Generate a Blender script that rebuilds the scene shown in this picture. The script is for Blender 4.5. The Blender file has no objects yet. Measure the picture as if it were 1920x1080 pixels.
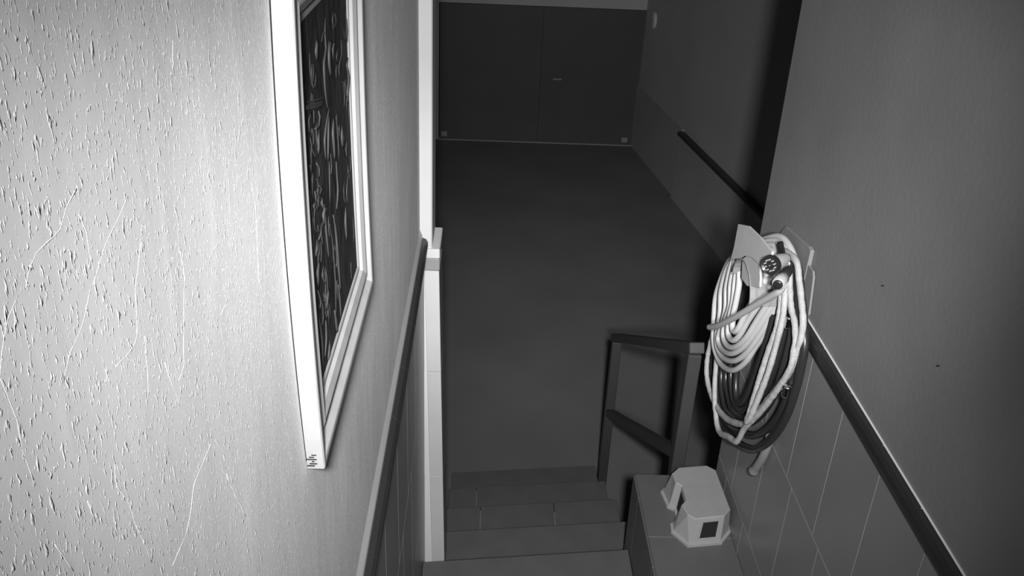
import bpy, bmesh, math, random
from mathutils import Vector, Matrix

random.seed(7)
scene = bpy.context.scene
COL = scene.collection

# ------------------------------------------------------------------ camera
CAM_Z = 3.41


def rot_xyz(a, b, c):
    rz = Matrix.Rotation(c, 3, 'Z')
    rx = Matrix.Rotation(a, 3, 'X')
    ry = Matrix.Rotation(b, 3, 'Y')
    return rz @ rx @ ry


_R = rot_xyz(math.radians(27.396), math.radians(-2.0526), math.radians(2.6568))
_M = Matrix(((1, 0, 0), (0, 0, -1), (0, 1, 0)))
_W = _R @ _M                                    # rows: camera right, down, forward
right, down, fwd = (Vector(_W[i]) for i in range(3))
cam_data = bpy.data.cameras.new('camera')
cam_data.sensor_width = 36.0
cam_data.lens = 36.0 * 1.795 / 2.0
cam_data.clip_start = 0.02
cam_data.clip_end = 100
cam = bpy.data.objects.new('camera', cam_data)
COL.objects.link(cam)
m = Matrix.Identity(4)
for r in range(3):
    m[r][0], m[r][1], m[r][2] = right[r], -down[r], -fwd[r]
m.translation = (0, 0, CAM_Z)
cam.matrix_world = m
scene.camera = cam

# ------------------------------------------------------------------ world, lamp, exposure
world = bpy.data.worlds.new('night')
scene.world = world
world.use_nodes = True
world.node_tree.nodes['Background'].inputs[0].default_value = (0.5, 0.5, 0.5, 1)
world.node_tree.nodes['Background'].inputs[1].default_value = 0.0

vs = scene.view_settings
vs.view_transform = 'Standard'
vs.look = 'None'
vs.exposure = 0.0
vs.gamma = 1.0
vs.use_curve_mapping = False


def spot(name, loc, target, power, angle, blend, size):
    ld = bpy.data.lights.new(name, 'SPOT')
    ld.energy = power
    ld.spot_size = math.radians(angle)
    ld.spot_blend = blend
    ld.shadow_soft_size = size
    ld.color = (1, 1, 1)
    o = bpy.data.objects.new(name, ld)
    COL.objects.link(o)
    o.location = loc
    o.rotation_euler = (Vector(target) - Vector(loc)).to_track_quat('-Z', 'Y').to_euler()
    return o


# night-vision lamp behind the camera, down the passage; second spot added to brighten the stairs
spot('infrared_lamp', (0.021, -0.453, CAM_Z + 0.148), (0.142, 0.547, CAM_Z + 0.148 - 0.315), 600, 41.2, 1.0, 0.055)
spot('infrared_fill_stairs', (0.021, -0.453, CAM_Z + 0.392), (0.115, 0.547, CAM_Z + 0.392 - 0.735), 610, 40.6, 1.0, 0.06)

# ------------------------------------------------------------------ materials


def grey(v):
    return (v, v, v, 1)


def material(name, v, rough=0.6, spec=0.3, var=0.0, var_scale=8.0, bump=0.0, bump_scale=120.0,
             stretch=(1, 1, 1), metal=0.0, detail=4.0):
    mt = bpy.data.materials.new(name)
    mt.use_nodes = True
    nt = mt.node_tree
    bs = nt.nodes['Principled BSDF']
    bs.inputs['Roughness'].default_value = rough
    bs.inputs['Specular IOR Level'].default_value = spec
    bs.inputs['Metallic'].default_value = metal
    bs.inputs['Base Color'].default_value = grey(v)
    tc = nt.nodes.new('ShaderNodeTexCoord')
    mp = nt.nodes.new('ShaderNodeMapping')
    mp.inputs['Scale'].default_value = stretch
    nt.links.new(tc.outputs['Object'], mp.inputs[0])
    if var > 0:
        n = nt.nodes.new('ShaderNodeTexNoise')
        n.inputs['Scale'].default_value = var_scale
        n.inputs['Detail'].default_value = detail
        nt.links.new(mp.outputs[0], n.inputs['Vector'])
        cr = nt.nodes.new('ShaderNodeValToRGB')
        cr.color_ramp.elements[0].position = 0.3
        cr.color_ramp.elements[1].position = 0.7
        cr.color_ramp.elements[0].color = grey(max(0.0, v * (1 - var)))
        cr.color_ramp.elements[1].color = grey(min(1.0, v * (1 + var)))
        nt.links.new(n.outputs['Fac'], cr.inputs[0])
        nt.links.new(cr.outputs[0], bs.inputs['Base Color'])
    if bump > 0:
        n2 = nt.nodes.new('ShaderNodeTexNoise')
        n2.inputs['Scale'].default_value = bump_scale
        n2.inputs['Detail'].default_value = 3.0
        nt.links.new(mp.outputs[0], n2.inputs['Vector'])
        b = nt.nodes.new('ShaderNodeBump')
        b.inputs['Strength'].default_value = 1.0
        b.inputs['Distance'].default_value = bump
        nt.links.new(n2.outputs['Fac'], b.inputs['Height'])
        nt.links.new(b.outputs[0], bs.inputs['Normal'])
    return mt


def rough_plaster():
    """white trowelled plaster with small upright drips and specks"""
    mt = material('rough_plaster', 0.80, 0.75, 0.15, var=0.07, var_scale=5.0, stretch=(1, 1, 0.5))
    nt = mt.node_tree
    bs = nt.nodes['Principled BSDF']
    tc = [n for n in nt.nodes if n.type == 'TEX_COORD'][0]
    layers = []
    for scale, st, lo, hi, dist in ((1.0, (400, 400, 150), 0.59, 0.72, 0.0010), (1.0, (210, 210, 90), 0.63, 0.77, 0.0009),
                                    (1.0, (700, 700, 420), 0.68, 0.78, 0.0007), (1.0, (16, 16, 6), 0.3, 0.8, 0.0006)):
        mp = nt.nodes.new('ShaderNodeMapping')
        mp.inputs['Scale'].default_value = st
        nt.links.new(tc.outputs['Object'], mp.inputs[0])
        n = nt.nodes.new('ShaderNodeTexNoise')
        n.inputs['Scale'].default_value = scale
        n.inputs['Detail'].default_value = 2.0
        n.inputs['Distortion'].default_value = 0.3
        nt.links.new(mp.outputs[0], n.inputs['Vector'])
        mr = nt.nodes.new('ShaderNodeMapRange')
        mr.interpolation_type = 'SMOOTHSTEP'
        mr.inputs['From Min'].default_value = lo
        mr.inputs['From Max'].default_value = hi
        nt.links.new(n.outputs['Fac'], mr.inputs['Value'])
        mu = nt.nodes.new('ShaderNodeMath')
        mu.operation = 'MULTIPLY'
        mu.inputs[1].default_value = dist
        nt.links.new(mr.outputs[0], mu.inputs[0])
        layers.append(mu)
    acc = layers[0]
    for l in layers[1:]:
        ad = nt.nodes.new('ShaderNodeMath')
        nt.links.new(acc.outputs[0], ad.inputs[0])
        nt.links.new(l.outputs[0], ad.inputs[1])
        acc = ad
    b = nt.nodes.new('ShaderNodeBump')
    b.inputs['Distance'].default_value = 1.0
    b.inputs['Strength'].default_value = 0.55
    nt.links.new(acc.outputs[0], b.inputs['Height'])
    nt.links.new(b.outputs[0], bs.inputs['Normal'])
    return mt


M = dict(
    plaster=rough_plaster(),
    jamb=material('smooth_white_paint', 0.46, 0.6, 0.2, var=0.04, var_scale=6),
    paint=material('grey_wall_paint', 0.205, 0.7, 0.2, var=0.07, var_scale=3.0, bump=0.0006, bump_scale=60),
    tile=material('wall_tile_glaze', 0.22, 0.32, 0.4, var=0.06, var_scale=5),
    ledge_tile=material('ledge_tile_glaze', 0.11, 0.35, 0.4, var=0.06, var_scale=5),
    tile_floor=material('stair_tile', 0.11, 0.45, 0.35, var=0.08, var_scale=9),
    grout=material('pale_grout', 0.6, 0.8, 0.1),
    grout_stair=material('stair_grout', 0.20, 0.8, 0.1),
    grout_dark=material('dark_grout', 0.06, 0.9, 0.1),
    trim=material('dark_trim_glaze', 0.028, 0.4, 0.3),
    frame=material('white_frame_paint', 0.30, 0.45, 0.3, var=0.09, var_scale=22, stretch=(1, 1, 0.3)),
    panel=material('dark_relief_ground', 0.02, 0.6, 0.2, var=0.6, var_scale=35, bump=0.004, bump_scale=50, stretch=(1, 1, 0.5)),
    relief=material('dark_relief_raised', 0.036, 0.6, 0.2),
    chip=material('chipped_wood', 0.02, 0.8, 0.1),
    floor=material('garage_floor', 0.18, 0.6, 0.3, var=0.12, var_scale=1.2),
    garage=material('garage_wall_paint', 0.48, 0.8, 0.15, var=0.05, var_scale=2),
    wainscot=material('garage_wainscot', 0.40, 0.5, 0.3, var=0.06, var_scale=2),
    lintel=material('garage_lintel', 0.5, 0.8, 0.15),
    door=material('dark_door_paint', 0.085, 0.5, 0.3, var=0.06, var_scale=3),
    pale=material('pale_plastic', 0.62, 0.4, 0.4),
    rail=material('dark_rail_paint', 0.045, 0.45, 0.4),
    stool=material('stool_plastic', 0.31, 0.42, 0.35, var=0.04, var_scale=25),
    shade_inset=material('stool_shade_inset', 0.02, 0.7, 0.2),  # near-black, stands in for the shade inside the stool openings
    hose=material('white_hose_rubber', 0.44, 0.4, 0.35),
    fabric=material('woven_hose_sleeve', 0.38, 0.85, 0.1, var=0.12, var_scale=60, bump=0.002, bump_scale=180),
    black=material('black_hose_rubber', 0.022, 0.32, 0.5),
    hanger_back=material('grey_plate_plastic', 0.22, 0.5, 0.3, var=0.04, var_scale=20),
    hanger=material('grey_hanger_plastic', 0.5, 0.5, 0.3, var=0.04, var_scale=20),
    collar=material('grey_collar_plastic', 0.30, 0.4, 0.35),
    blackp=material('black_plastic', 0.015, 0.35, 0.45),
    chrome=material('polished_metal', 0.8, 0.12, 0.5, metal=1.0),
    pipe=material('grey_rubber_tube', 0.22, 0.55, 0.3),
)

# ------------------------------------------------------------------ object helpers
WLOC = {}


def tag(o, label=None, cat=None, group=None, kind=None):
    for k, v in (('label', label), ('category', cat), ('group', group), ('kind', kind)):
        if v:
            o[k] = v
    return o


def empty(name, loc, label, cat, group=None):
    o = bpy.data.objects.new(name, None)
    o.empty_display_size = 0.1
    COL.objects.link(o)
    o.location = loc
    WLOC[o.name] = Vector(loc)
    return tag(o, label, cat, group)


def link(name, bm, mat, parent=None, smooth=False, label=None):
    """link a bmesh given in world coordinates as one mesh object with its origin at its own centre"""
    vs_ = [v.co for v in bm.verts]
    lo = Vector([min(v[i] for v in vs_) for i in range(3)])
    hi = Vector([max(v[i] for v in vs_) for i in range(3)])
    c = (lo + hi) / 2
    bmesh.ops.translate(bm, verts=bm.verts, vec=-c)
    bmesh.ops.recalc_face_normals(bm, faces=bm.faces)
    me = bpy.data.meshes.new(name)
    bm.to_mesh(me)
    bm.free()
    me.materials.append(M[mat])
    for p in me.polygons:
        p.use_smooth = smooth
    o = bpy.data.objects.new(name, me)
    COL.objects.link(o)
    if parent is not None:
        o.parent = parent
        o.location = c - WLOC[parent.name]
    else:
        o.location = c
    WLOC[o.name] = c
    if label:
        o['label'] = label
    return o


def add_box(bm, lo, hi, bevel=0.0):
    lo, hi = Vector(lo), Vector(hi)
    r = bmesh.ops.create_cube(bm, size=1.0)
    for v in r['verts']:
        v.co = Vector([(lo[i] + hi[i]) / 2 + v.co[i] * (hi[i] - lo[i]) for i in range(3)])
    if bevel > 0:
        es = list({e for v in r['verts'] for e in v.link_edges})
        bmesh.ops.bevel(bm, geom=es, offset=bevel, segments=1, affect='EDGES', profile=0.5)
    return bm


def box(name, lo, hi, mat, parent=None, bevel=0.0, label=None):
    return link(name, add_box(bmesh.new(), lo, hi, bevel), mat, parent, label=label)


def add_loft(bm, rings, cap=True, closed_ring=True):
    rows = [[bm.verts.new(p) for p in ring] for ring in rings]
    n = len(rows[0])
    for a, b in zip(rows, rows[1:]):
        for i in range(n if closed_ring else n - 1):
            j = (i + 1) % n
            bm.faces.new((a[i], a[j], b[j], b[i]))
    if cap:
        bm.faces.new(rows[0])
        bm.faces.new(list(reversed(rows[-1])))
    return rows


def prism(name, poly, vec, mat, parent=None, bevel=0.0, label=None, smooth=False):
    bm = bmesh.new()
    v = Vector(vec)
    add_loft(bm, [[Vector(p) for p in poly], [Vector(p) + v for p in poly]])
    if bevel > 0:
        bmesh.ops.bevel(bm, geom=list(bm.edges), offset=bevel, segments=1, affect='EDGES', profile=0.5)
    return link(name, bm, mat, parent, smooth, label)


def spline(pts, closed, step):
    """Catmull-Rom resampling"""
    pts = [Vector(p) for p in pts]
    n = len(pts)
    out = []
    for i in range(n if closed else n - 1):
        if closed:
            p0, p1, p2, p3 = (pts[(i + k) % n] for k in (-1, 0, 1, 2))
        else:
            p0, p1, p2, p3 = pts[max(i - 1, 0)], pts[i], pts[i + 1], pts[min(i + 2, n - 1)]
        k = max(1, int((p2 - p1).length / step))
        for s in range(k):
            t = s / k
            out.append(0.5 * ((2 * p1) + (p2 - p0) * t + (2 * p0 - 5 * p1 + 4 * p2 - p3) * t * t +
                              (3 * p1 - p0 - 3 * p2 + p3) * t ** 3))
    if not closed:
        out.append(pts[-1])
    return out


def add_tube(bm, pts, r, n=8, closed=False, step=0.012, flat=1.0, wobble=0.0, seed=0, normal=None):
    path = spline(pts, closed, step)
    m_ = len(path)
    rnd = random.Random(seed)
    rings = []
    up = Vector(normal) if normal else Vector((1, 0, 0))
    for i, p in enumerate(path):
        a = path[(i - 1) % m_] if closed else path[max(i - 1, 0)]
        b = path[(i + 1) % m_] if closed else path[min(i + 1, m_ - 1)]
        t = (b - a).normalized()
        u = up - t * up.dot(t)
        if u.length < 1e-4:
            u = t.orthogonal()
        u.normalize()
        up = u if not normal else Vector(normal)
        w = t.cross(u)
        rr = r * (1 + wobble * rnd.uniform(-1, 1)) if not callable(r) else r(i / max(1, m_ - 1))
        rings.append([p + (u * math.cos(2 * math.pi * k / n) * flat + w * math.sin(2 * math.pi * k / n)) * rr
                      for k in range(n)])
    rows = [[bm.verts.new(p) for p in ring] for ring in rings]
    prs = list(zip(rows, rows[1:])) + ([(rows[-1], rows[0])] if closed else [])
    for a, b in prs:
        for k in range(n):
            bm.faces.new((a[k], a[(k + 1) % n], b[(k + 1) % n], b[k]))
    if not closed:
        bm.faces.new(rows[0])
        bm.faces.new(list(reversed(rows[-1])))
    return bm


def add_lathe(bm, p0, p1, prof, n=20):
    """prof: list of (fraction along p0->p1, radius)"""
    p0, p1 = Vector(p0), Vector(p1)
    d = p1 - p0
    t = d.normalized()
    u = t.orthogonal().normalized()
    w = t.cross(u)
    rings = [[p0 + d * f + (u * math.cos(2 * math.pi * k / n) + w * math.sin(2 * math.pi * k / n)) * r
              for k in range(n)] for f, r in prof]
    add_loft(bm, rings)
    return bm


# ------------------------------------------------------------------ the setting
Z = lambda d: CAM_Z + d          # height from the depth below the camera
CEIL = 3.95

# staircase corridor: left wall
WALL_L, TILE_L = -0.205, -0.192
YJ = 2.68
wall_left = tag(box('wall_left', (-1.05, -1.3, 0), (WALL_L, YJ, CEIL), 'plaster'), kind='structure')
box('jamb', (-1.05, YJ, Z(-1.262)), (-0.166, YJ + 0.17, CEIL), 'jamb', wall_left, 0.004, label='smooth white upright end of the wall')
box('jamb_base', (-1.05, YJ + 0.001, 0), (-0.153, YJ + 0.17, Z(-1.262)), 'grout', wall_left)
# ridges of plaster
RIDGES = [[(-0.2045,0.4347,3.2329),(-0.2045,0.4201,3.2289),(-0.2045,0.4107,3.2216),(-0.2045,0.3957,3.2214),(-0.2045,0.3844,3.2212),(-0.2045,0.3737,3.2156),(-0.2045,0.3691,3.2112)],
[(-0.2045,0.4327,3.2207),(-0.2045,0.4361,3.2089),(-0.2045,0.4352,3.1987),(-0.2045,0.4372,3.1869),(-0.2045,0.4379,3.1827)],
[(-0.2045,0.4941,3.2048),(-0.2045,0.4746,3.1983),(-0.2045,0.4562,3.1921),(-0.2045,0.4438,3.1853),(-0.2045,0.4324,3.1799)],
[(-0.2045,0.5645,3.1391),(-0.2045,0.5675,3.1246),(-0.2045,0.5663,3.1098)],
[(-0.2045,0.7598,3.1134),(-0.2045,0.7638,3.0891),(-0.2045,0.7618,3.0562),(-0.2045,0.7517,3.0234),(-0.2045,0.7527,3.0119)],
[(-0.2045,0.6039,3.2699),(-0.2045,0.5968,3.2526)],
[(-0.2045,0.5033,3.1738),(-0.2045,0.4933,3.1610),(-0.2045,0.4846,3.1512)],
[(-0.2045,0.3627,3.2113),(-0.2045,0.3501,3.2055),(-0.2045,0.3391,3.1947),(-0.2045,0.3350,3.1865),(-0.2045,0.3358,3.1764),(-0.2045,0.3386,3.1602),(-0.2045,0.3380,3.1460),(-0.2045,0.3396,3.1264)],
[(-0.2045,0.4304,3.1794),(-0.2045,0.4127,3.1670),(-0.2045,0.3967,3.1608),(-0.2045,0.3856,3.1537)],
[(-0.2045,0.4846,3.1512),(-0.2045,0.4815,3.1385),(-0.2045,0.4778,3.1242),(-0.2045,0.4627,3.1204),(-0.2045,0.4428,3.1238)],
[(-0.2045,0.5630,3.1105),(-0.2045,0.5532,3.0865),(-0.2045,0.5410,3.0596),(-0.2045,0.5281,3.0571)],
[(-0.2045,0.4866,3.1172),(-0.2045,0.4815,3.0936),(-0.2045,0.4782,3.0800)],
[(-0.2045,0.5105,3.0831),(-0.2045,0.5175,3.0598),(-0.2045,0.5264,3.0386)],
[(-0.2045,0.4191,3.0729),(-0.2045,0.4157,3.0603),(-0.2045,0.4246,3.0411),(-0.2045,0.4274,3.0265),(-0.2045,0.4358,3.0019),(-0.2045,0.4423,2.9759)],
[(-0.2045,0.5835,2.9703),(-0.2045,0.5572,2.9689),(-0.2045,0.5289,2.9668),(-0.2045,0.5156,2.9534),(-0.2045,0.5012,2.9465),(-0.2045,0.4707,2.9459)],
[(-0.2045,0.5994,2.9196),(-0.2045,0.6183,2.8784),(-0.2045,0.6372,2.8410)],
[(-0.2045,0.3439,3.0834),(-0.2045,0.3542,3.0558)],
[(-0.2045,0.4268,3.1236),(-0.2045,0.4337,3.1260)],
[(-0.2045,0.6588,3.0509),(-0.2045,0.6341,3.0499)],
[(-0.2045,0.3812,3.0782),(-0.2045,0.3845,3.0606)]]
for i, rg in enumerate(RIDGES):
    bm = bmesh.new()
    rr = random.Random(i)
    pts = [Vector((WALL_L, p[1] + rr.uniform(-.0012, .0012), p[2])) for p in spline(rg, False, 0.012)]
    add_tube(bm, pts, 0.00034, 5, step=0.006, flat=0.25, wobble=0.6, seed=i)
    link('plaster_ridge', bm, 'plaster', wall_left, True)
# white bead above the trim
prism('plaster_bead', [(WALL_L, -1.2, Z(-1.190)), (WALL_L, -1.2, Z(-1.217)), (-0.1965, -1.2, Z(-1.217)), (-0.1975, -1.2, Z(-1.210))],
      (0, YJ + 1.2, 0), 'jamb', wall_left)


def course(name, x0, x1, y_edges, za, zb, mat, parent, gap=0.003, bevel=0.0015):
    for a, b in zip(y_edges, y_edges[1:]):
        if b - a > 0.012:
            box(name, (x0, a + gap / 2, za + gap / 2), (x1, b - gap / 2, zb - gap / 2), mat, parent, bevel)


def edges(start, step, lo, hi):
    k = math.ceil((lo - start) / step + 1e-6)
    out = [lo]
    while start + k * step < hi - 1e-6:
        out.append(start + k * step)
        k += 1
    return out + [hi]


lz = [-1.262, -1.72, -2.17, -2.62, -3.07, -3.41]
loff = [1.50, 1.61, 1.52, 1.61, 1.50]
box('grout_bed', (-0.21, -0.6, 0.0), (TILE_L - 0.004, YJ, Z(-1.262)), 'grout', wall_left)
for i in range(5):
    course('wall_tile', TILE_L - 0.006, TILE_L, edges(loff[i], 0.265, 0.3, YJ - 0.001), Z(lz[i + 1]), Z(lz[i]), 'tile', wall_left)


def trim_piece(name, parent, xw, sgn, ya, yb, ztop, zbot, mat='trim'):
    """half-round dark trim tile; sgn is the direction it stands out from the wall"""
    h = ztop - zbot
    poly = [(xw, 0, zbot)]
    for k in range(6):
        a = math.pi * k / 5
        poly.append((xw + sgn * (0.004 + (0.016 if sgn > 0 else 0.010) * math.sin(a)), 0, zbot + h * 0.5 * (1 - math.cos(a))))
    poly.append((xw, 0, ztop))
    bm = bmesh.new()
    add_loft(bm, [[Vector((p[0], ya, p[2])) for p in poly], [Vector((p[0], yb, p[2])) for p in poly]])
    return link(name, bm, mat, parent)


box('trim_grout', (-0.21, -0.6, Z(-1.262)), (-0.197, YJ, Z(-1.216)), 'grout', wall_left)
te = edges(1.488, 0.214, 0.3, YJ - 0.002)
for a, b in zip(te, te[1:]):
    trim_piece('trim_tile', wall_left, -0.198, 1, a + 0.0012, b - 0.0012, Z(-1.218), Z(-1.260))
# tiled face of the jamb
box('jamb_trim_lit', (-0.192, YJ - 0.010, Z(-1.330)), (-0.141, YJ, Z(-1.288)), 'tile', wall_left, 0.003)  # same dark trim; bright lighting put in by the paler tile colour
box('jamb_ledge', (-0.192, YJ - 0.009, Z(-1.288)), (-0.141, YJ + 0.17, Z(-1.255)), 'jamb', wall_left, 0.003)
for a, b in ((-1.332, -1.72), (-1.72, -2.17), (-2.17, -2.664)):
    xa, xb = (0.028 * (-1.332 - q) / 1.332 for q in (a, b))       # the jamb leans a little into the stairs
    for n_, x0, x1, y0, y1, mt_ in (('jamb_tile', -.191, -.143, YJ - .009, YJ, 'jamb'), ('jamb_tile', -.153, -.143, YJ, YJ + .165, 'tile')):
        prism(n_, [(x0 + xa, y0, Z(a) - .001), (x1 + xa, y0, Z(a) - .001), (x1 + xb, y0, Z(b) + .001), (x0 + xb, y0, Z(b) + .001)],
              (0, y1 - y0, 0), mt_, wall_left, 0.0015)

# right wall
WALL_R, TILE_R, YR = 0.889, 0.884, 2.70
wall_right = tag(box('wall_right', (WALL_R, -1.3, 0), (2.55, YR, CEIL), 'paint'), kind='structure')
box('grout_bed', (0.8875, -0.6, 0.0), (0.8905, YR - 0.001, Z(-1.245)), 'grout', wall_right)
rz = [-1.245, -1.655, -2.06, -2.465]
roff = [1.59, 1.54, 1.61]
for i in range(3):
    course('wall_tile', TILE_R, 0.8885, edges(roff[i], 0.24, 0.5, YR), Z(rz[i + 1]), Z(rz[i]), 'tile', wall_right, 0.003, 0.001)
box('trim_grout', (0.882, -0.6, Z(-1.247)), (0.8905, YR - 0.001, Z(-1.193)), 'grout', wall_right)
te = edges(1.607, 0.203, 0.4, YR)
for a, b in zip(te, te[1:]):
    trim_piece('trim_tile', wall_right, 0.8835, -1, a + 0.0012, b - 0.0012, Z(-1.193), Z(-1.245))
for (y, dz) in ((1.80, -0.90), (1.50, -0.92)):
    bm = bmesh.new()
    add_lathe(bm, (0.890, y, Z(dz)), (0.884, y, Z(dz)), [(0, .0018), (.8, .0018), (1, .001)], 8)
    link('nail', bm, 'chip', wall_right)

# upper landing, rear wall, ceiling
tag(box('wall_rear', (-1.05, -1.45, 0), (2.55, -1.3, CEIL), 'paint'), kind='structure')
tag(box('ceiling', (-1.2, -1.45, CEIL), (3.2, 10.6, CEIL + 0.1), 'lintel'), kind='structure')
# garage
tag(box('floor', (-1.2, -1.3, -0.1), (3.2, 10.6, 0.0), 'floor'), kind='structure')
tag(box('wall_far_left', (-1.2, YJ + 0.17, 0), (-1.05, 10.6, CEIL), 'garage'), kind='structure')
YB = 10.27
DX0, DX1, DZ = -0.565, 1.72, 1.545
bm = bmesh.new()
add_box(bm, (-1.05, YB, DZ), (2.2, YB + 0.2, CEIL))
add_box(bm, (-1.05, YB, 0), (DX0, YB + 0.2, DZ))
add_box(bm, (DX1, YB, 0), (2.2, YB + 0.2, DZ))
tag(link('wall_back', bm, 'garage'), kind='structure')

# angled right wall of the garage
A, B, C = Vector((1.665, 10.5, 0)), Vector((2.26, 6.5, 0)), Vector((2.78, 2.70, 0))
wd = (B - A).normalized()
wn = Vector((-wd.y, wd.x, 0))
if wn.x > 0:
    wn = -wn
wall_far_right = tag(prism('wall_far_right', [A, C, C + Vector((.5, 0, 0)), A + Vector((.8, 0, 0))], (0, 0, CEIL), 'garage'), kind='structure')


def along(s):
    return A + (C - A) * s


def wains(s0, s1, proud, h, cap):
    a, b = along(s0), along(s1)
    prism('wainscot', [a, b, b + wn * proud, a + wn * proud], (0, 0, h), 'wainscot', wall_far_right)
    if cap:
        prism('wainscot_cap', [a + Vector((0, 0, h)), b + Vector((0, 0, h)), b + wn * (proud + .012) + Vector((0, 0, h)),
                               a + wn * (proud + .012) + Vector((0, 0, h))], (0, 0, .035), 'rail', wall_far_right)


sm = (10.5 - 8.68) / (10.5 - 2.70)
wains(0.0, sm, 0.02, 0.715, False)
wains(sm, 1.0, 0.05, 0.66, True)

# garage door
door = tag(empty('door_1', ((DX0 + DX1) / 2, YB + 0.05, 0), None, None), kind='structure')
mid = (DX0 + DX1) / 2 - 0.17
nleaf = 2
for i in range(nleaf):
    a = DX0 + 0.01 + (DX1 - DX0 - 0.02) * i / nleaf
    b = DX0 + 0.01 + (DX1 - DX0 - 0.02) * (i + 1) / nleaf
    box('door_panel', (a + .0005, YB + 0.004, 0.018), (b - .0005, YB + 0.05, DZ - 0.005), 'door', door, 0.002)
box('threshold', (DX0, YB - 0.02, 0.0), (DX1, YB + 0.12, 0.010), 'wainscot', door, 0.004, label='pale sill under the dark door')
bm = bmesh.new()
add_box(bm, (0.72, YB - 0.022, 0.745), (0.82, YB - 0.008, 0.765), 0.004)
add_box(bm, (0.725, YB - 0.010, 0.745), (0.74, YB + 0.005, 0.765))
add_box(bm, (0.80, YB - 0.010, 0.745), (0.815, YB + 0.005, 0.765))
link('handle', bm, 'collar', door)
for x in (DX0 + 0.03, DX1 - 0.16):
    box('bolt_plate', (x, YB - 0.012, 0.04), (x + 0.07, YB + 0.006, 0.10), 'collar', door, 0.004)

# ------------------------------------------------------------------ staircase
stairs = empty('staircase', (0.2, 2.5, 0), 'grey tiled stairs going down between the walls to the dark garage', 'staircase')
TREAD, RISE, Z0 = 0.36, 0.186, Z(-2.48)
SK = 0.1135


def ynose(k, x):
    return 2.563 + TREAD * k + SK * (x + 0.14)


for k in range(-2, 5):
    zt = Z0 - RISE * k
    xr = 0.5855 if k <= 0 else 0.66
    xl = -0.1915 if k <= 0 else -0.138
    back = (lambda x: -1.295) if k == -2 else (lambda x, k=k: ynose(k - 1, x) - 0.02)
    poly = [(xl, back(xl), 0), (xr, back(xr), 0), (xr, ynose(k, xr) - 0.016, 0), (xl, ynose(k, xl) - 0.016, 0)]
    if k == 1:
        poly[1:2] = [(0.5855, back(0.5855), 0), (0.5855, 2.738, 0), (xr, 2.738, 0)]
    prism('step', poly, (0, 0, zt - 0.02), 'tile_floor', stairs)
    xs = {2: [xl, 0.02, 0.36, xr], 3: [xl, 0.0, xr]}.get(k, [xl, xr])
    for a, b in zip(xs, xs[1:]):
        g = 0.0012
        poly = [(a + g, back(a), zt - 0.02), (b - g, back(b), zt - 0.02), (b - g, ynose(k, b), zt - 0.02), (a + g, ynose(k, a), zt - 0.02)]
        if k == 1:
            poly[1:2] = [(0.5855, back(0.5855), zt - .02), (0.5855, 2.738, zt - .02), (b - g, 2.738, zt - .02)]
        prism('tread_tile', poly, (0, 0, 0.02), 'tile_floor', stairs, 0.002)
    box('tread_grout', (xl + .01, (back(0.2) + 0.05) if k > -2 else 1.0, zt - 0.015), ((0.57 if k < 2 else xr - .01), ynose(k, xl) - 0.01, zt - 0.0012), 'grout_stair', stairs)

# ------------------------------------------------------------------ tiled ledge
LZ = Z(-2.19)
ledge = empty('tiled_ledge', (0.735, 2.0, 0), 'grey tiled ledge along the right wall beside the stairs, under the footstool', 'ledge')
box('core', (0.594, 0.4, 0), (TILE_R - 0.001, 2.724, LZ - 0.010), 'grout_dark', ledge)
le = edges(2.398, 0.345, 0.4, 2.735)
for a, b in zip(le, le[1:]):
    box('top_tile', (0.5935, a + .0012, LZ - 0.010), (TILE_R - 0.0015, b - .0012, LZ), 'ledge_tile', ledge, 0.001)
le = edges(2.26, 0.345, 0.4, 2.733)
for a, b in zip(le, le[1:]):
    for za, zb in ((0.75, LZ - 0.004), (0.28, 0.75)):
        box('side_tile', (0.5865, a + .0012, za + .001), (0.594, b - .0012, zb - .001), 'ledge_tile', ledge, 0.001)
box('end_tile', (0.5875, 2.724, 0.75), (TILE_R - .002, 2.733, LZ - 0.011), 'ledge_tile', ledge, 0.001)

# ------------------------------------------------------------------ stair railing
PA, PB = Vector((0.700, 4.08, 0)), Vector((0.762, 2.80, 0))
railing = empty('stair_railing', PA, 'dark metal railing with two posts and sloping rails beside the lower stairs', 'railing')
HA, HB = Z(-2.385), Z(-1.67)
box('post', PA + Vector((-.024, -.024, 0)), PA + Vector((.024, .024, HA - .02)), 'rail', railing, 0.003)
box('post', PB + Vector((-.024, -.024, 0)), PB + Vector((.024, .024, HB - .02)), 'rail', railing, 0.003)


def beam(name, a, b, w, h, ext=0.0):
    a, b = Vector(a), Vector(b)
    d = (b - a).normalized()
    a, b = a - d * ext, b + d * ext
    s = d.cross(Vector((0, 0, 1))).normalized()
    u = s.cross(d)
    bm = bmesh.new()
    add_loft(bm, [[p + s * (x * w / 2) + u * (y * h / 2) for x, y in ((-1, -1), (1, -1), (1, 1), (-1, 1))] for p in (a, b)])
    bmesh.ops.bevel(bm, geom=list(bm.edges), offset=0.003, segments=1, affect='EDGES')
    return link(name, bm, 'rail', railing)


beam('handrail', (PA.x, PA.y, HA), (PB.x, PB.y, HB), 0.055, 0.04, 0.03)
beam('middle_rail', (PA.x, PA.y, HA - .47), (PB.x, PB.y, HB - .47), 0.04, 0.045)

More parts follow.
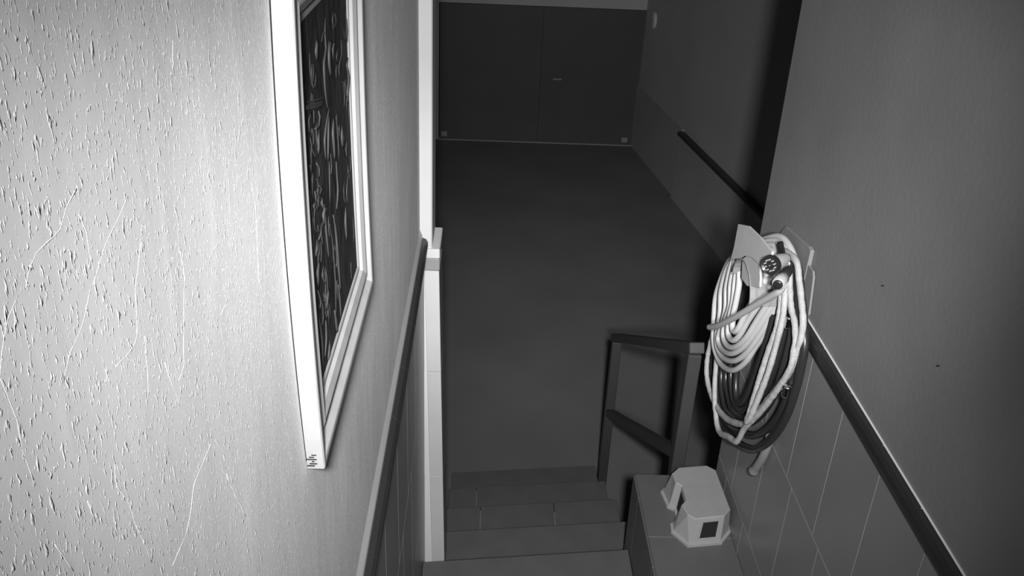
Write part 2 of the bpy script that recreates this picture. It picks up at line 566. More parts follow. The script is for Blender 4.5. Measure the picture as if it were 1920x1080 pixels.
# ------------------------------------------------------------------ framed relief picture
FY0, FY1, FZ0, FZ1 = 0.872, 1.36, Z(-0.712), Z(-0.131)
pic = empty('framed_relief', (WALL_L, (FY0 + FY1) / 2, FZ0), 'dark relief picture in a deep white moulded frame on the left wall', 'picture')
FW = 0.072
PROF = [(0, .002), (0, .009), (.003, .0105), (.008, .0105), (.010, .009), (.012, .009), (.015, .0145), (.026, .0185), (.029, .0185), (.052, .0120),
        (.056, .0160), (.061, .0212), (.064, .022), (.070, .022), (.072, .0205), (.072, .001)]


ZC = (FZ0 + FZ1) / 2


def warp(o):
    """the old frame is a little bowed"""
    w0 = WLOC[o.name]
    for v in o.data.vertices:
        f = (v.co.z + w0.z - ZC) / 0.29
        v.co.y += 0.022 * (f * f - 0.4)
    return o


def rail_side(side):
    rings = []
    for end in (0, 1):
        ring = []
        for t, h in PROF:
            q = FW - t                       # distance from the outer edge
            y0, y1, z0, z1 = FY0 + q, FY1 - q, FZ0 + q, FZ1 - q
            y, z = {'b': ((y0, z0), (y1, z0)), 't': ((y0, z1), (y1, z1)), 'l': ((y0, z0), (y0, z1)), 'r': ((y1, z0), (y1, z1))}[side][end]
            ring.append(Vector((WALL_L + h, y, z)))
        rings.append(ring)
    if side in 'lr':
        rings = [[a_.lerp(b_, k / 12) for a_, b_ in zip(*rings)] for k in range(13)]
    bm = bmesh.new()
    add_loft(bm, rings)
    return warp(link('frame_rail', bm, 'frame', pic))


rails = {s: rail_side(s) for s in 'lrtb'}
bm = bmesh.new()
add_loft(bm, [[Vector((x_, y_, (FZ0 + FW - .004) * (1 - k / 12) + (FZ1 - FW + .004) * k / 12)) for x_, y_ in
               ((WALL_L + .002, FY0 + FW - .004), (WALL_L + .0085, FY0 + FW - .004), (WALL_L + .0085, FY1 - FW + .004), (WALL_L + .002, FY1 - FW + .004))] for k in range(13)])
panel = warp(link('panel', bm, 'panel', pic, label='dark embossed panel'))
RELIEF = [[(-0.1970,1.1831,3.1808),(-0.1970,1.1687,3.1718),(-0.1970,1.1710,3.1605),(-0.1970,1.1955,3.1629),(-0.1970,1.1907,3.1748)],
[(-0.1970,1.1193,3.1833),(-0.1970,1.1097,3.1663),(-0.1970,1.1114,3.1484),(-0.1970,1.0920,3.1372),(-0.1970,1.0896,3.1130),(-0.1970,1.0961,3.0895),(-0.1970,1.1050,3.0758)],
[(-0.1970,1.1504,3.1495),(-0.1970,1.1276,3.1411),(-0.1970,1.1260,3.1253),(-0.1970,1.1374,3.1077)],
[(-0.1970,1.2279,3.1334),(-0.1970,1.2249,3.1147),(-0.1970,1.1986,3.1035),(-0.1970,1.2042,3.0884)],
[(-0.1970,1.1773,3.1426),(-0.1970,1.1582,3.1377),(-0.1970,1.1599,3.1244)],
[(-0.1970,1.0580,3.1715),(-0.1970,1.0448,3.1603),(-0.1970,1.0506,3.1489)],
[(-0.1970,1.0192,3.1532),(-0.1970,1.0126,3.1335),(-0.1970,1.0282,3.1242),(-0.1970,1.0416,3.1360)],
[(-0.1970,1.2963,3.1506),(-0.1970,1.2848,3.1350),(-0.1970,1.3016,3.1193)],
[(-0.1970,1.2883,3.0977),(-0.1970,1.2651,3.0910),(-0.1970,1.2779,3.0713),(-0.1970,1.2618,3.0547),(-0.1970,1.2639,3.0373)],
[(-0.1970,0.9799,3.1211),(-0.1970,1.0236,3.1102),(-0.1970,1.0844,3.0965)],
[(-0.1970,0.9755,3.1182),(-0.1970,1.0223,3.1063),(-0.1970,1.0782,3.0937)],
[(-0.1970,0.9730,3.1162),(-0.1970,1.0214,3.1036),(-0.1970,1.0755,3.0918)],
[(-0.1970,1.0025,3.1028),(-0.1970,0.9818,3.1006),(-0.1970,0.9815,3.0889),(-0.1970,0.9917,3.0814)],
[(-0.1970,1.0421,3.0927),(-0.1970,1.0492,3.0835),(-0.1970,1.0369,3.0766),(-0.1970,1.0138,3.0804)],
[(-0.1970,1.0399,3.0703),(-0.1970,1.0272,3.0619),(-0.1970,1.0269,3.0458)],
[(-0.1970,0.9855,3.0792),(-0.1970,0.9901,3.0655),(-0.1970,1.0121,3.0456)],
[(-0.1970,1.1163,3.0762),(-0.1970,1.0906,3.0653),(-0.1970,1.0690,3.0480),(-0.1970,1.0720,3.0235)],
[(-0.1970,1.1417,3.0534),(-0.1970,1.1276,3.0383),(-0.1970,1.1343,3.0014)],
[(-0.1970,1.1611,3.0494),(-0.1970,1.1664,3.0258),(-0.1970,1.1686,2.9903)],
[(-0.1970,1.1085,3.0692),(-0.1970,1.0964,3.0484),(-0.1970,1.0869,3.0182)],
[(-0.1970,1.2047,3.0238),(-0.1970,1.1942,3.0106),(-0.1970,1.2024,2.9932)],
[(-0.1970,1.2438,2.9922),(-0.1970,1.2269,2.9827),(-0.1970,1.2364,2.9664)],
[(-0.1970,1.0105,3.0408),(-0.1970,1.0261,3.0278),(-0.1970,1.0235,3.0196)],
[(-0.1970,0.9762,3.0513),(-0.1970,0.9777,3.0420)],
[(-0.1970,1.0205,3.0105),(-0.1970,1.0048,3.0083),(-0.1970,1.0213,2.9971),(-0.1970,1.0324,2.9993),(-0.1970,1.0205,3.0105)],
[(-0.1970,0.9918,3.0134),(-0.1970,0.9967,2.9986),(-0.1970,0.9781,3.0007),(-0.1970,0.9935,2.9888),(-0.1970,1.0122,2.9847)],
[(-0.1970,1.0390,2.9872),(-0.1970,1.0275,2.9842),(-0.1970,1.0441,2.9696),(-0.1970,1.0324,2.9667),(-0.1970,1.0380,2.9506)],
[(-0.1970,0.9881,2.9873),(-0.1970,0.9733,2.9862),(-0.1970,0.9785,2.9728),(-0.1970,0.9986,2.9582),(-0.1970,0.9969,2.9685)],
[(-0.1970,1.0199,2.9604),(-0.1970,1.0115,2.9505),(-0.1970,0.9958,2.9499)],
[(-0.1970,0.9871,2.9538),(-0.1970,0.9795,2.9459),(-0.1970,0.9725,2.9396)],
[(-0.1970,1.0942,3.0127),(-0.1970,1.0875,2.9837),(-0.1970,1.0860,2.9603)],
[(-0.1970,1.1446,2.9947),(-0.1970,1.1441,2.9723),(-0.1970,1.1447,2.9533),(-0.1970,1.1300,2.9340)],
[(-0.1970,1.1025,2.9371),(-0.1970,1.1125,2.9096),(-0.1970,1.1156,2.8780),(-0.1970,1.1199,2.8493),(-0.1970,1.1289,2.8129)],
[(-0.1970,1.0731,2.9373),(-0.1970,1.0865,2.9044),(-0.1970,1.0916,2.8611),(-0.1970,1.0904,2.8285),(-0.1970,1.0837,2.7937)],
[(-0.1970,1.0457,2.9748),(-0.1970,1.0454,2.9394),(-0.1970,1.0551,2.8981)],
[(-0.1970,1.2045,2.9053),(-0.1970,1.1924,2.8878),(-0.1970,1.1980,2.8578)],
[(-0.1970,1.2367,2.9419),(-0.1970,1.2167,2.9228),(-0.1970,1.2251,2.9013)],
[(-0.1970,1.1140,2.8298),(-0.1970,1.1184,2.7999),(-0.1970,1.1208,2.7716)],
[(-0.1970,0.9926,2.9241),(-0.1970,0.9751,2.9170),(-0.1970,0.9783,2.8957)],
[(-0.1970,1.0236,2.9051),(-0.1970,1.0052,2.8980),(-0.1970,1.0247,2.8737),(-0.1970,1.0095,2.8608)],
[(-0.1970,0.9728,2.8945),(-0.1970,0.9860,2.8714),(-0.1970,0.9793,2.8668)],
[(-0.1970,1.0431,2.8599),(-0.1970,1.0238,2.8531),(-0.1970,1.0252,2.8395)],
[(-0.1970,0.9674,3.0247),(-0.1970,0.9681,2.9848),(-0.1970,0.9646,2.9452),(-0.1970,0.9616,2.9063),(-0.1970,0.9663,2.8587)],
[(-0.1970,0.9657,2.8684),(-0.1970,0.9784,2.8212),(-0.1970,0.9742,2.7825)],
[(-0.1970,1.0744,2.8117),(-0.1970,1.0826,2.7716),(-0.1970,1.0860,2.7597)],
[(-0.1970,0.9726,2.8558),(-0.1970,0.9845,2.8221)],
[(-0.1970,1.0111,2.8318),(-0.1970,1.0052,2.8053),(-0.1970,0.9919,2.7900)],
[(-0.1970,1.0291,2.7910),(-0.1970,1.0104,2.7714)]]
PY0, PY1, PZ0, PZ1 = FY0 + FW + .004, FY1 - FW - .004, FZ0 + FW + .004, FZ1 - FW - .004


def bowed(y, z):
    f = (z - ZC) / 0.29
    b = 0.022 * (f * f - 0.4)
    return min(max(y, PY0 + b), PY1 + b)


RELIEF = [[(p[0], bowed(p[1], min(max(p[2], PZ0), PZ1)), min(max(p[2], PZ0), PZ1)) for p in st] for st in RELIEF]
rr = random.Random(3)
for i in range(55):                                  # small scrolls and leaves of the carving
    col_ = rr.random()
    yc = PY0 + (PY1 - PY0) * (rr.uniform(.02, .30) if col_ < .5 else rr.uniform(.70, .98) if col_ < .85 else rr.uniform(.35, .65))
    zc = rr.uniform(PZ0, PZ1)
    ra, rb, a0, sg = rr.uniform(.006, .018), rr.uniform(.008, .028), rr.uniform(0, 6.28), rr.choice((-1, 1))
    st = []
    for k in range(6):
        a = a0 + sg * k * 0.75
        z_ = min(max(zc + rb * math.sin(a) * (1 - .1 * k), PZ0), PZ1)
        st.append((0, bowed(yc + 0.022 * (((z_ - ZC) / .29) ** 2 - .4) + ra * math.cos(a) * (1 - .1 * k), z_), z_))
    RELIEF.append(st)
bm = bmesh.new()
for i, st in enumerate(RELIEF):
    add_tube(bm, [(WALL_L + .0085, p[1], p[2]) for p in st], lambda f, i=i: (0.0013 + 0.0008 * ((i * 7) % 3) if i < 48 else 0.0010) * (0.35 + 0.65 * math.sin(math.pi * min(max(f, .05), .95))),
             6, step=0.008)
tag(link('embossed_figure', bm, 'relief', panel, True), kind='stuff')
bm = bmesh.new()
add_tube(bm, [(WALL_L, FY0 - .001 + 0.022 * (((FZ0 + (FZ1 - FZ0) * k / 10 - ZC) / .29) ** 2 - .4), FZ0 + .012 + (FZ1 - FZ0 - .012) * k / 10) for k in range(11)], 0.0009, 5)
link('crack', bm, 'chip', rails['l'])
for i in range(6):
    y = FY0 + 0.0132 - i * 0.0004
    zc = FZ0 + 0.004 + i * 0.0035
    box('chip', (WALL_L + .001 + .003 * (i % 3), y - .0012, zc), (WALL_L + .010 + .003 * (i % 2), y + .001, zc + .0018), 'chip', rails['l'])

# ------------------------------------------------------------------ footstool on the ledge
SH = 0.108
stool = empty('footstool', (0.78, 2.51, LZ), 'pale grey plastic footstool with a notched side on the tiled ledge', 'stool')
TOP = [(.698, 2.611), (.728, 2.645), (.833, 2.661), (.862, 2.636), (.868, 2.427), (.840, 2.390), (.738, 2.372), (.714, 2.392), (.703, 2.443), (.722, 2.470),
       (.722, 2.542), (.702, 2.558)]
BASE = [(.680, 2.625), (.718, 2.667), (.840, 2.684), (.874, 2.655), (.874, 2.425), (.836, 2.376), (.724, 2.358), (.684, 2.420), (.686, 2.452), (.712, 2.468),
        (.712, 2.536), (.690, 2.552)]


def offset_poly(P, d):
    c = Vector((0.78, 2.51))
    out = []
    n = len(P)
    for i in range(n):
        a, b, e = Vector(P[i - 1]), Vector(P[i]), Vector(P[(i + 1) % n])
        n1 = Vector(((b - a).y, -(b - a).x)).normalized()
        n2 = Vector(((e - b).y, -(e - b).x)).normalized()
        nn = (n1 + n2)
        nn = nn / max(0.4, nn.length) * 1.0
        out.append(b - nn * d)
    return out


def ring(P, z):
    return [Vector((p[0], p[1], z)) for p in P]


bm = bmesh.new()
TOPIN = offset_poly(TOP, -0.004)
add_loft(bm, [ring(BASE, LZ + .010), ring(TOP, LZ + SH - .003), ring(TOPIN, LZ + SH)])
link('body', bm, 'stool', stool)
bm = bmesh.new()
FL = offset_poly(BASE, 0.010)
FL = [(min(p[0], TILE_R - .001), p[1]) for p in FL]
add_loft(bm, [ring(FL, LZ + .0005), ring(FL, LZ + .010), ring(BASE, LZ + .012)])
link('base_flange', bm, 'stool', stool)


def face_panel(name, a0, a1, b0, b1, u0, u1, v0, v1, mat, parent, out, depth=0.002):
    """small panel lying on the sloped face with bottom edge a0-a1 and top edge b0-b1"""
    a0, a1, b0, b1 = (Vector(p) for p in (a0, a1, b0, b1))

    def at(u, v):
        return (a0.lerp(a1, u)).lerp(b0.lerp(b1, u), v)
    q = [at(u0, v0), at(u1, v0), at(u1, v1), at(u0, v1)]
    nrm = (q[1] - q[0]).cross(q[3] - q[0]).normalized()
    if nrm.dot(Vector(out)) < 0:
        nrm = -nrm
    bm = bmesh.new()
    add_loft(bm, [[p - nrm * 0.004 for p in q], [p + nrm * depth for p in q]])
    return link(name, bm, mat, parent)


def v3(p, z):
    return (p[0], p[1], z)


a0, a1, b0, b1 = v3(BASE[6], LZ + .010), v3(BASE[5], LZ + .010), v3(TOP[6], LZ + SH), v3(TOP[5], LZ + SH)
rim = face_panel('window_rim', a0, a1, b0, b1, .24, .85, .16, .88, 'stool', stool, (0, -1, 0), 0.0025)
face_panel('window_shade_panel', a0, a1, b0, b1, .29, .80, .21, .83, 'shade_inset', rim, (0, -1, 0), 0.0032)  # dark panel in place of a hollow, its shade put into the colour
a0, a1, b0, b1 = v3(BASE[9], LZ + .010), v3(BASE[10], LZ + .010), v3(TOP[9], LZ + SH), v3(TOP[10], LZ + SH)
face_panel('notch_shade_panel', a0, a1, b0, b1, .12, .88, .10, .80, 'shade_inset', stool, (-1, 0, 0), 0.001)  # shade of the notch painted as a dark panel

# ------------------------------------------------------------------ hose hanger and hoses
hanger = empty('hose_hanger', (0.884, 2.36, Z(-1.15)), 'grey plastic hose hanger on the right wall carrying the coiled hoses', 'hose hanger')
FLANGE = [(0.7400,2.4596,2.3673),(0.7400,2.3565,2.4056),(0.7400,2.2436,2.4221),(0.7400,2.1313,2.4323),(0.7400,2.1142,2.3978),(0.7400,2.2018,2.3580),(0.7400,2.2808,2.3456),(0.7400,2.3546,2.3171),(0.7400,2.3989,2.2858),(0.7400,2.4751,2.2457),(0.7400,2.4619,2.2889)]
TONGUE = [(0.7480,2.3879,2.2879),(0.7480,2.3549,2.3155),(0.7480,2.2963,2.3385),(0.7480,2.2284,2.3421),(0.7480,2.2082,2.3199),(0.7480,2.1982,2.2958),(0.7480,2.3070,2.2428),(0.7480,2.3669,2.2363)]
BACK = [(0.8760,2.4470,2.3708),(0.8760,2.4655,2.3558),(0.8760,2.4838,2.3305),(0.8760,2.3620,2.1765),(0.8760,2.2630,2.2260),(0.8760,2.2270,2.2736),(0.8760,2.2225,2.3972),(0.8760,2.2434,2.4001)]
BACK2 = [(0.8780,2.2715,2.3254),(0.8780,2.2214,2.3548),(0.8780,2.1840,2.3556),(0.8780,2.1714,2.3429),(0.8780,2.1497,2.2412),(0.8780,2.1706,2.2130),(0.8780,2.2152,2.2047)]
prism('front_flange', FLANGE, (.006, 0, 0), 'hanger', hanger, 0.001)
prism('front_support', TONGUE, (.006, 0, 0), 'hanger', hanger, 0.001)
prism('back_plate', BACK, (.012, 0, 0), 'hanger_back', hanger, 0.002)
# curved tray
bm = bmesh.new()
rings = []
for k in range(13):
    a = math.pi * k / 12
    y, z = 2.355 + 0.105 * math.cos(a), Z(-1.20) + 0.085 * math.sin(a)
    y2, z2 = 2.355 + 0.099 * math.cos(a), Z(-1.20) + 0.079 * math.sin(a)
    rings.append([Vector((.746, y, z)), Vector((.884, y, z)), Vector((.884, y2, z2)), Vector((.746, y2, z2))])
add_loft(bm, rings)
tray = link('tray', bm, 'hanger_back', hanger)
for k in range(3):
    x = 0.765 + 0.04 * k
    bm = bmesh.new()
    add_tube(bm, [(x, 2.355 + 0.106 * math.cos(a * math.pi / 8), Z(-1.20) + 0.086 * math.sin(a * math.pi / 8)) for a in range(9)], 0.003, 6)
    link('rib', bm, 'hanger_back', tray)
second = prism('wall_bracket', BACK2, (.006, 0, 0), 'hanger_back', None, 0.002)
tag(second, 'dark grey bracket plate on the right wall partly behind the hose hanger', 'bracket')

WHITE = [[(0.8316,2.4680,2.3188),(0.8442,2.3880,2.3629),(0.8531,2.3189,2.3639),(0.8589,2.2552,2.3327),(0.8573,2.2346,2.2810),(0.8484,2.2525,2.2039),(0.8358,2.2992,2.1153),(0.8232,2.3512,2.0195),(0.8137,2.3911,1.9373),(0.8025,2.4621,1.8623),(0.8000,2.5778,1.8088),(0.8000,2.6656,1.8010),(0.8000,2.7204,1.8248),(0.8000,2.7562,1.8890),(0.8000,2.7750,1.9624),(0.8000,2.7417,2.0521),(0.8000,2.6846,2.1415),(0.8000,2.6064,2.2082),(0.8200,2.5529,2.2583)],
[(0.8215,2.4542,2.3155),(0.8331,2.3779,2.3523),(0.8421,2.3055,2.3516),(0.8451,2.2600,2.3153),(0.8408,2.2556,2.2584),(0.8309,2.2817,2.1758),(0.8189,2.3223,2.0774),(0.8067,2.3759,1.9805),(0.7958,2.4442,1.9088),(0.7920,2.5533,1.8532),(0.7920,2.6363,1.8466),(0.7920,2.6631,1.8862),(0.7920,2.6666,1.9571),(0.7920,2.6958,2.0221),(0.7920,2.6742,2.1119),(0.7945,2.6327,2.1706),(0.8000,2.6064,2.2082),(0.8200,2.5529,2.2583)],
[(0.8114,2.4391,2.3106),(0.8240,2.3536,2.3468),(0.8314,2.2871,2.3345),(0.8314,2.2585,2.2899),(0.8261,2.2662,2.2374),(0.8160,2.2971,2.1551),(0.8042,2.3426,2.0609),(0.7941,2.3921,1.9838),(0.7844,2.4584,1.9258),(0.7840,2.5555,1.8842),(0.7840,2.6124,1.8882),(0.7840,2.5996,1.9497),(0.7840,2.5864,2.0188),(0.7840,2.6155,2.0726),(0.7840,2.6089,2.1440),(0.7878,2.5976,2.1914),(0.8000,2.6064,2.2082),(0.8200,2.5529,2.2583)],
[(0.8034,2.4094,2.3127),(0.8139,2.3366,2.3396),(0.8192,2.2827,2.3215),(0.8181,2.2603,2.2738),(0.8107,2.2796,2.2108),(0.8002,2.3172,2.1276),(0.7903,2.3562,2.0443),(0.7813,2.4080,1.9822),(0.7760,2.4734,1.9443),(0.7760,2.5341,1.9431),(0.7760,2.5438,1.9988),(0.7760,2.5199,2.0635),(0.7764,2.5496,2.1151),(0.7794,2.5562,2.1741),(0.7815,2.5582,2.2117),(0.8000,2.6064,2.2082),(0.8200,2.5529,2.2583)],
[(0.7933,2.3959,2.3111),(0.8017,2.3328,2.3262),(0.8063,2.2822,2.3066),(0.8038,2.2724,2.2596),(0.7943,2.3064,2.1881),(0.7844,2.3465,2.1105),(0.7764,2.3785,2.0389),(0.7705,2.4145,1.9999),(0.7680,2.4637,1.9929),(0.7680,2.4782,2.0440),(0.7709,2.4784,2.1025),(0.7722,2.4967,2.1505),(0.7743,2.5062,2.1986),(0.7756,2.5160,2.2333),(0.8000,2.6064,2.2082),(0.8200,2.5529,2.2583)],
[(0.7842,2.3751,2.3130),(0.7905,2.3223,2.3161),(0.7926,2.2907,2.2946),(0.7895,2.2888,2.2506),(0.7811,2.3233,2.1902),(0.7731,2.3537,2.1221),(0.7667,2.3761,2.0606),(0.7625,2.4058,2.0391),(0.7625,2.4278,2.0721),(0.7655,2.4331,2.1267),(0.7680,2.4415,2.1788),(0.7684,2.4641,2.2192),(0.7693,2.4770,2.2517),(0.8000,2.6064,2.2082),(0.8200,2.5529,2.2583)]]
WEND = [(0.7594,2.0501,2.3901),(0.7573,2.0641,2.3558),(0.7534,2.1084,2.3164),(0.7466,2.1943,2.2435),(0.7384,2.3102,2.1437),(0.7350,2.4164,2.0595),(0.7350,2.4966,2.0019),(0.7350,2.5679,1.9574)]
hose = empty('garden_hose', WHITE[0][0], 'white smooth garden hose coiled in front over the wall hanger', 'hose')
bm = bmesh.new()
for lp in WHITE:
    add_tube(bm, lp, 0.0093, 10, True, 0.014)
link('coil', bm, 'hose', hose, True)
bm = bmesh.new()
add_tube(bm, WEND, 0.0098, 10, False, 0.014)
e = Vector(WEND[-1])
bmesh.ops.create_uvsphere(bm, u_segments=10, v_segments=6, radius=0.0098, matrix=Matrix.Translation(e))
link('loose_end', bm, 'hose', hose, True)
NOZ = [(0.7350,2.1133,2.4012),(0.7950,2.1640,2.4018)]
CPL = [(0.7350,2.0264,2.3919),(0.7750,2.0875,2.4001)]
LEV = [(0.7900,2.1666,2.3864),(0.8000,2.2269,2.3925),(0.8000,2.2508,2.4052)]
bm = bmesh.new()
add_lathe(bm, NOZ[0], NOZ[1], [(0.10, .020), (0.2, .021), (0.55, .020), (0.9, .014), (1.0, .012)])
noz = link('spray_nozzle', bm, 'collar', hose, True)
bm = bmesh.new()
add_lathe(bm, NOZ[0], NOZ[1], [(0.06, .013), (0.06, .021), (0.0, .026), (0.12, .0268), (0.2, .025), (.21, .012)], 24)
link('nozzle_ring', bm, 'blackp', noz, False)
d = (Vector(NOZ[0]) - Vector(NOZ[1])).normalized()
u = d.orthogonal().normalized()
w = d.cross(u)
for k in range(10):
    a = 2 * math.pi * k / 10
    for rad in (.015,):
        p = Vector(NOZ[0]) + (u * math.cos(a) + w * math.sin(a)) * rad - d * .001
        bm = bmesh.new()
        add_lathe(bm, p - d * .006, p + d * .003, [(0, .0025), (1, .0018)], 6)
        link('spray_hole', bm, 'collar', noz)
bm = bmesh.new()
p = Vector(NOZ[0])
add_lathe(bm, p - d * .006, p + d * .004, [(0, .003), (.7, .003), (1, .002)], 10)
link('nozzle_screw', bm, 'chrome', noz, True)
bm = bmesh.new()
add_tube(bm, LEV, 0.0085, 8)
link('trigger', bm, 'blackp', noz, True)
bm = bmesh.new()
add_lathe(bm, CPL[0], CPL[1], [(0, .0125), (0.02, .0165), (0.5, .0165), (.52, .013)])
cpl = link('coupling', bm, 'collar', hose, True)
bm = bmesh.new()
add_lathe(bm, CPL[0], CPL[1], [(-.06, .006), (-.05, .012), (0.1, .0125)])
link('coupling_mouth', bm, 'blackp', cpl, True)
bm = bmesh.new()
add_lathe(bm, CPL[0], CPL[1], [(.5, .0135), (1.0, .0135), (1.15, .010)])
link('coupling_back', bm, 'blackp', cpl, True)

FABRIC = [[(0.8387,2.2310,2.3689),(0.8406,2.1650,2.3307),(0.8415,2.1208,2.2901),(0.8420,2.0894,2.2577),(0.8413,2.0767,2.2146),(0.8394,2.0828,2.1597),(0.8369,2.0940,2.0926),(0.8330,2.1377,2.0174),(0.8282,2.1968,1.9207),(0.8238,2.2568,1.8277),(0.8210,2.3022,1.7705),(0.8172,2.3841,1.7139),(0.8150,2.4910,1.6587),(0.8150,2.6148,1.6221),(0.8150,2.7236,1.6179),(0.8150,2.7886,1.6460),(0.8150,2.8076,1.7044),(0.8150,2.7953,1.7711),(0.8150,2.7757,1.8596),(0.8150,2.6986,2.0213),(0.8203,2.5968,2.1846),(0.8290,2.4276,2.3127)],
[(0.8311,2.2487,2.3313),(0.8321,2.1992,2.2912),(0.8326,2.1628,2.2525),(0.8339,2.1225,2.2314),(0.8342,2.0933,2.1973),(0.8333,2.0833,2.1518),(0.8324,2.0814,2.1156),(0.8293,2.1094,2.0501),(0.8245,2.1637,1.9516),(0.8196,2.2278,1.8517),(0.8154,2.2923,1.7624),(0.8133,2.3183,1.7026),(0.8119,2.3437,1.6725),(0.8100,2.4134,1.6390),(0.8100,2.4955,1.5916),(0.8100,2.5451,1.5877),(0.8100,2.5807,1.6065),(0.8100,2.6255,1.6441),(0.8100,2.6714,1.7404),(0.8100,2.6815,1.9221),(0.8135,2.6023,2.1399),(0.8232,2.4194,2.2934)],
[(0.8193,2.2487,2.3237),(0.8202,2.2019,2.2822),(0.8197,2.1780,2.2291),(0.8182,2.1754,2.1709),(0.8160,2.1795,2.0918),(0.8132,2.1935,2.0040),(0.8096,2.2217,1.9030),(0.8075,2.2421,1.8395),(0.8060,2.2633,1.8052),(0.8070,2.2538,1.8380),(0.8088,2.2461,1.9029),(0.8114,2.2334,1.9942),(0.8142,2.2182,2.0837),(0.8171,2.1988,2.1648),(0.8186,2.2046,2.2292),(0.8189,2.2282,2.2757),(0.8175,2.2803,2.3080)]]
fab = bmesh.new()
for i, lp in enumerate(FABRIC):
    add_tube(fab, lp, 0.0108, 8, True, 0.010, 0.8, 0.09, i)
tag(link('fabric_hose', fab, 'fabric', None, True), 'pale crinkled fabric hose in long loops hanging below the white hose', 'hose')
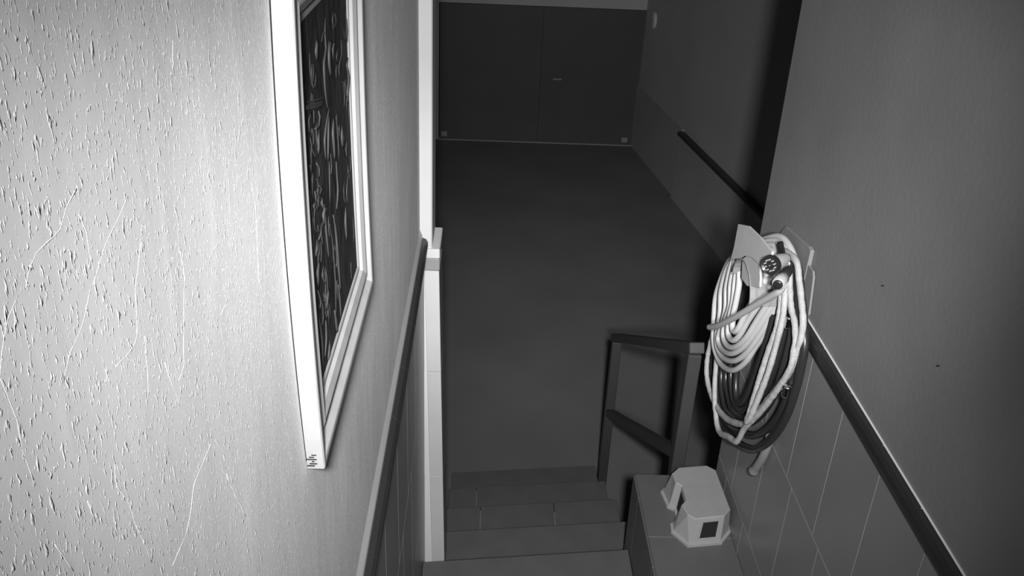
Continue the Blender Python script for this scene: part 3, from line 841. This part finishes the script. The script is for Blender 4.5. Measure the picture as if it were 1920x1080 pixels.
BLACK = [[(0.8526,2.2644,2.3461),(0.8534,2.1643,2.2886),(0.8538,2.1055,2.2345),(0.8538,2.0709,2.1894),(0.8534,2.0627,2.1281),(0.8528,2.0647,2.0589),(0.8517,2.0843,1.9595),(0.8502,2.1400,1.8454),(0.8484,2.2333,1.7300),(0.8468,2.3414,1.6540),(0.8454,2.4615,1.5966),(0.8450,2.6079,1.5482),(0.8450,2.7157,1.5633),(0.8450,2.8056,1.6054),(0.8450,2.8395,1.6857),(0.8450,2.8253,1.8421),(0.8456,2.7427,2.0442),(0.8489,2.5243,2.2606)],
[(0.8543,2.2865,2.3355),(0.8550,2.1929,2.2735),(0.8553,2.1327,2.2117),(0.8551,2.1024,2.1407),(0.8544,2.1006,2.0505),(0.8532,2.1278,1.9449),(0.8518,2.1851,1.8460),(0.8501,2.2794,1.7462),(0.8485,2.3921,1.6720),(0.8471,2.5115,1.6083),(0.8470,2.6324,1.5710),(0.8470,2.7138,1.6053),(0.8470,2.7814,1.6818),(0.8470,2.7993,1.8472),(0.8478,2.7244,2.0536),(0.8509,2.5263,2.2518)],
[(0.8500,2.2893,2.3267),(0.8506,2.2101,2.2716),(0.8504,2.1741,2.1877),(0.8497,2.1673,2.1005),(0.8488,2.1818,1.9967),(0.8475,2.2222,1.8954),(0.8461,2.2941,1.7930),(0.8447,2.3808,1.7126),(0.8434,2.4935,1.6578),(0.8430,2.5954,1.6266),(0.8430,2.6703,1.6544),(0.8430,2.7163,1.7227),(0.8430,2.7322,1.8853),(0.8441,2.6872,2.0724),(0.8469,2.5104,2.2511)],
[(0.8437,2.2866,2.3205),(0.8440,2.2271,2.2623),(0.8436,2.2060,2.1767),(0.8428,2.2133,2.0798),(0.8418,2.2334,1.9788),(0.8405,2.2808,1.8717),(0.8394,2.3339,1.7822),(0.8383,2.4123,1.7192),(0.8373,2.5008,1.6829),(0.8370,2.5694,1.6929),(0.8370,2.6301,1.7293),(0.8370,2.6550,1.8368),(0.8377,2.6521,1.9846),(0.8387,2.6167,2.1081),(0.8409,2.4887,2.2533)],
[(0.8375,2.2840,2.3142),(0.8373,2.2461,2.2372),(0.8367,2.2424,2.1480),(0.8358,2.2582,2.0520),(0.8349,2.2788,1.9656),(0.8338,2.3196,1.8623),(0.8327,2.3713,1.7736),(0.8320,2.4279,1.7339),(0.8314,2.4887,1.7288),(0.8311,2.5417,1.7586),(0.8311,2.5764,1.8106),(0.8317,2.5900,1.9300),(0.8327,2.5771,2.0857),(0.8349,2.4671,2.2556)],
[(0.8329,2.3080,2.3022),(0.8325,2.2874,2.2149),(0.8318,2.2845,2.1236),(0.8311,2.3002,2.0424),(0.8301,2.3281,1.9421),(0.8292,2.3556,1.8552),(0.8284,2.3969,1.7827),(0.8278,2.4522,1.7629),(0.8277,2.4926,1.8092),(0.8281,2.5141,1.9037),(0.8285,2.5305,2.0080),(0.8292,2.5250,2.1129),(0.8309,2.4514,2.2551)]]
bh = empty('black_hose', BLACK[0][0], 'black rubber hose coiled behind the pale hoses, its loop hanging lowest', 'hose')
bm = bmesh.new()
for i, lp in enumerate(BLACK):
    add_tube(bm, lp, 0.0122 if i < 2 else 0.0108, 8, True, 0.014)
link('coil', bm, 'black', bh, True)
GLINT = [(0.8380,2.1773,2.2011),(0.8380,2.0867,2.0348)]
for p in GLINT:
    bm = bmesh.new()
    p = Vector(p)
    add_lathe(bm, p + Vector((0, 0, .020)), p - Vector((0, 0, .020)), [(0, .010), (.15, .0135), (.3, .0115), (.45, .0135), (.6, .0115), (.75, .0135), (.9, .0115), (1, .009)], 14)
    link('coupling', bm, 'chrome', bh, True, label='small shiny metal coupling')
PIPE = [(0.8680,2.2163,1.8238),(0.8680,2.2152,1.7660),(0.8680,2.2366,1.6937),(0.8680,2.2869,1.6001)]
bm = bmesh.new()
add_tube(bm, PIPE, lambda f: 0.0135 + (0.004 if f > .93 else 0.0), 10)
tag(link('drain_tube', bm, 'pipe', None, True), 'short grey tube end hanging against the tiles under the hoses', 'tube')

# ------------------------------------------------------------------ fitting on the far wall
fit = empty('wall_fitting', along(0.0705) + Vector((0, 0, 1.40)), 'small pale oval fitting high on the right garage wall near the door', 'wall fitting')
c = along(0.0705) + Vector((0, 0, 1.50))
bm = bmesh.new()
rings = []
for off, s in ((0.0, 1.0), (0.02, 1.0), (0.03, .8)):
    rings.append([c + wn * off + wd * (0.06 * s * math.cos(2 * math.pi * k / 16)) + Vector((0, 0, 0.085 * s * math.sin(2 * math.pi * k / 16))) for k in range(16)])
add_loft(bm, rings)
link('cover', bm, 'pale', fit)
bm = bmesh.new()
rings = [[c + wn * off + wd * (0.018 * math.cos(2 * math.pi * k / 12)) + Vector((0, 0, 0.018 * math.sin(2 * math.pi * k / 12))) for k in range(12)] for off in (.028, .036)]
add_loft(bm, rings)
link('button', bm, 'collar', fit)
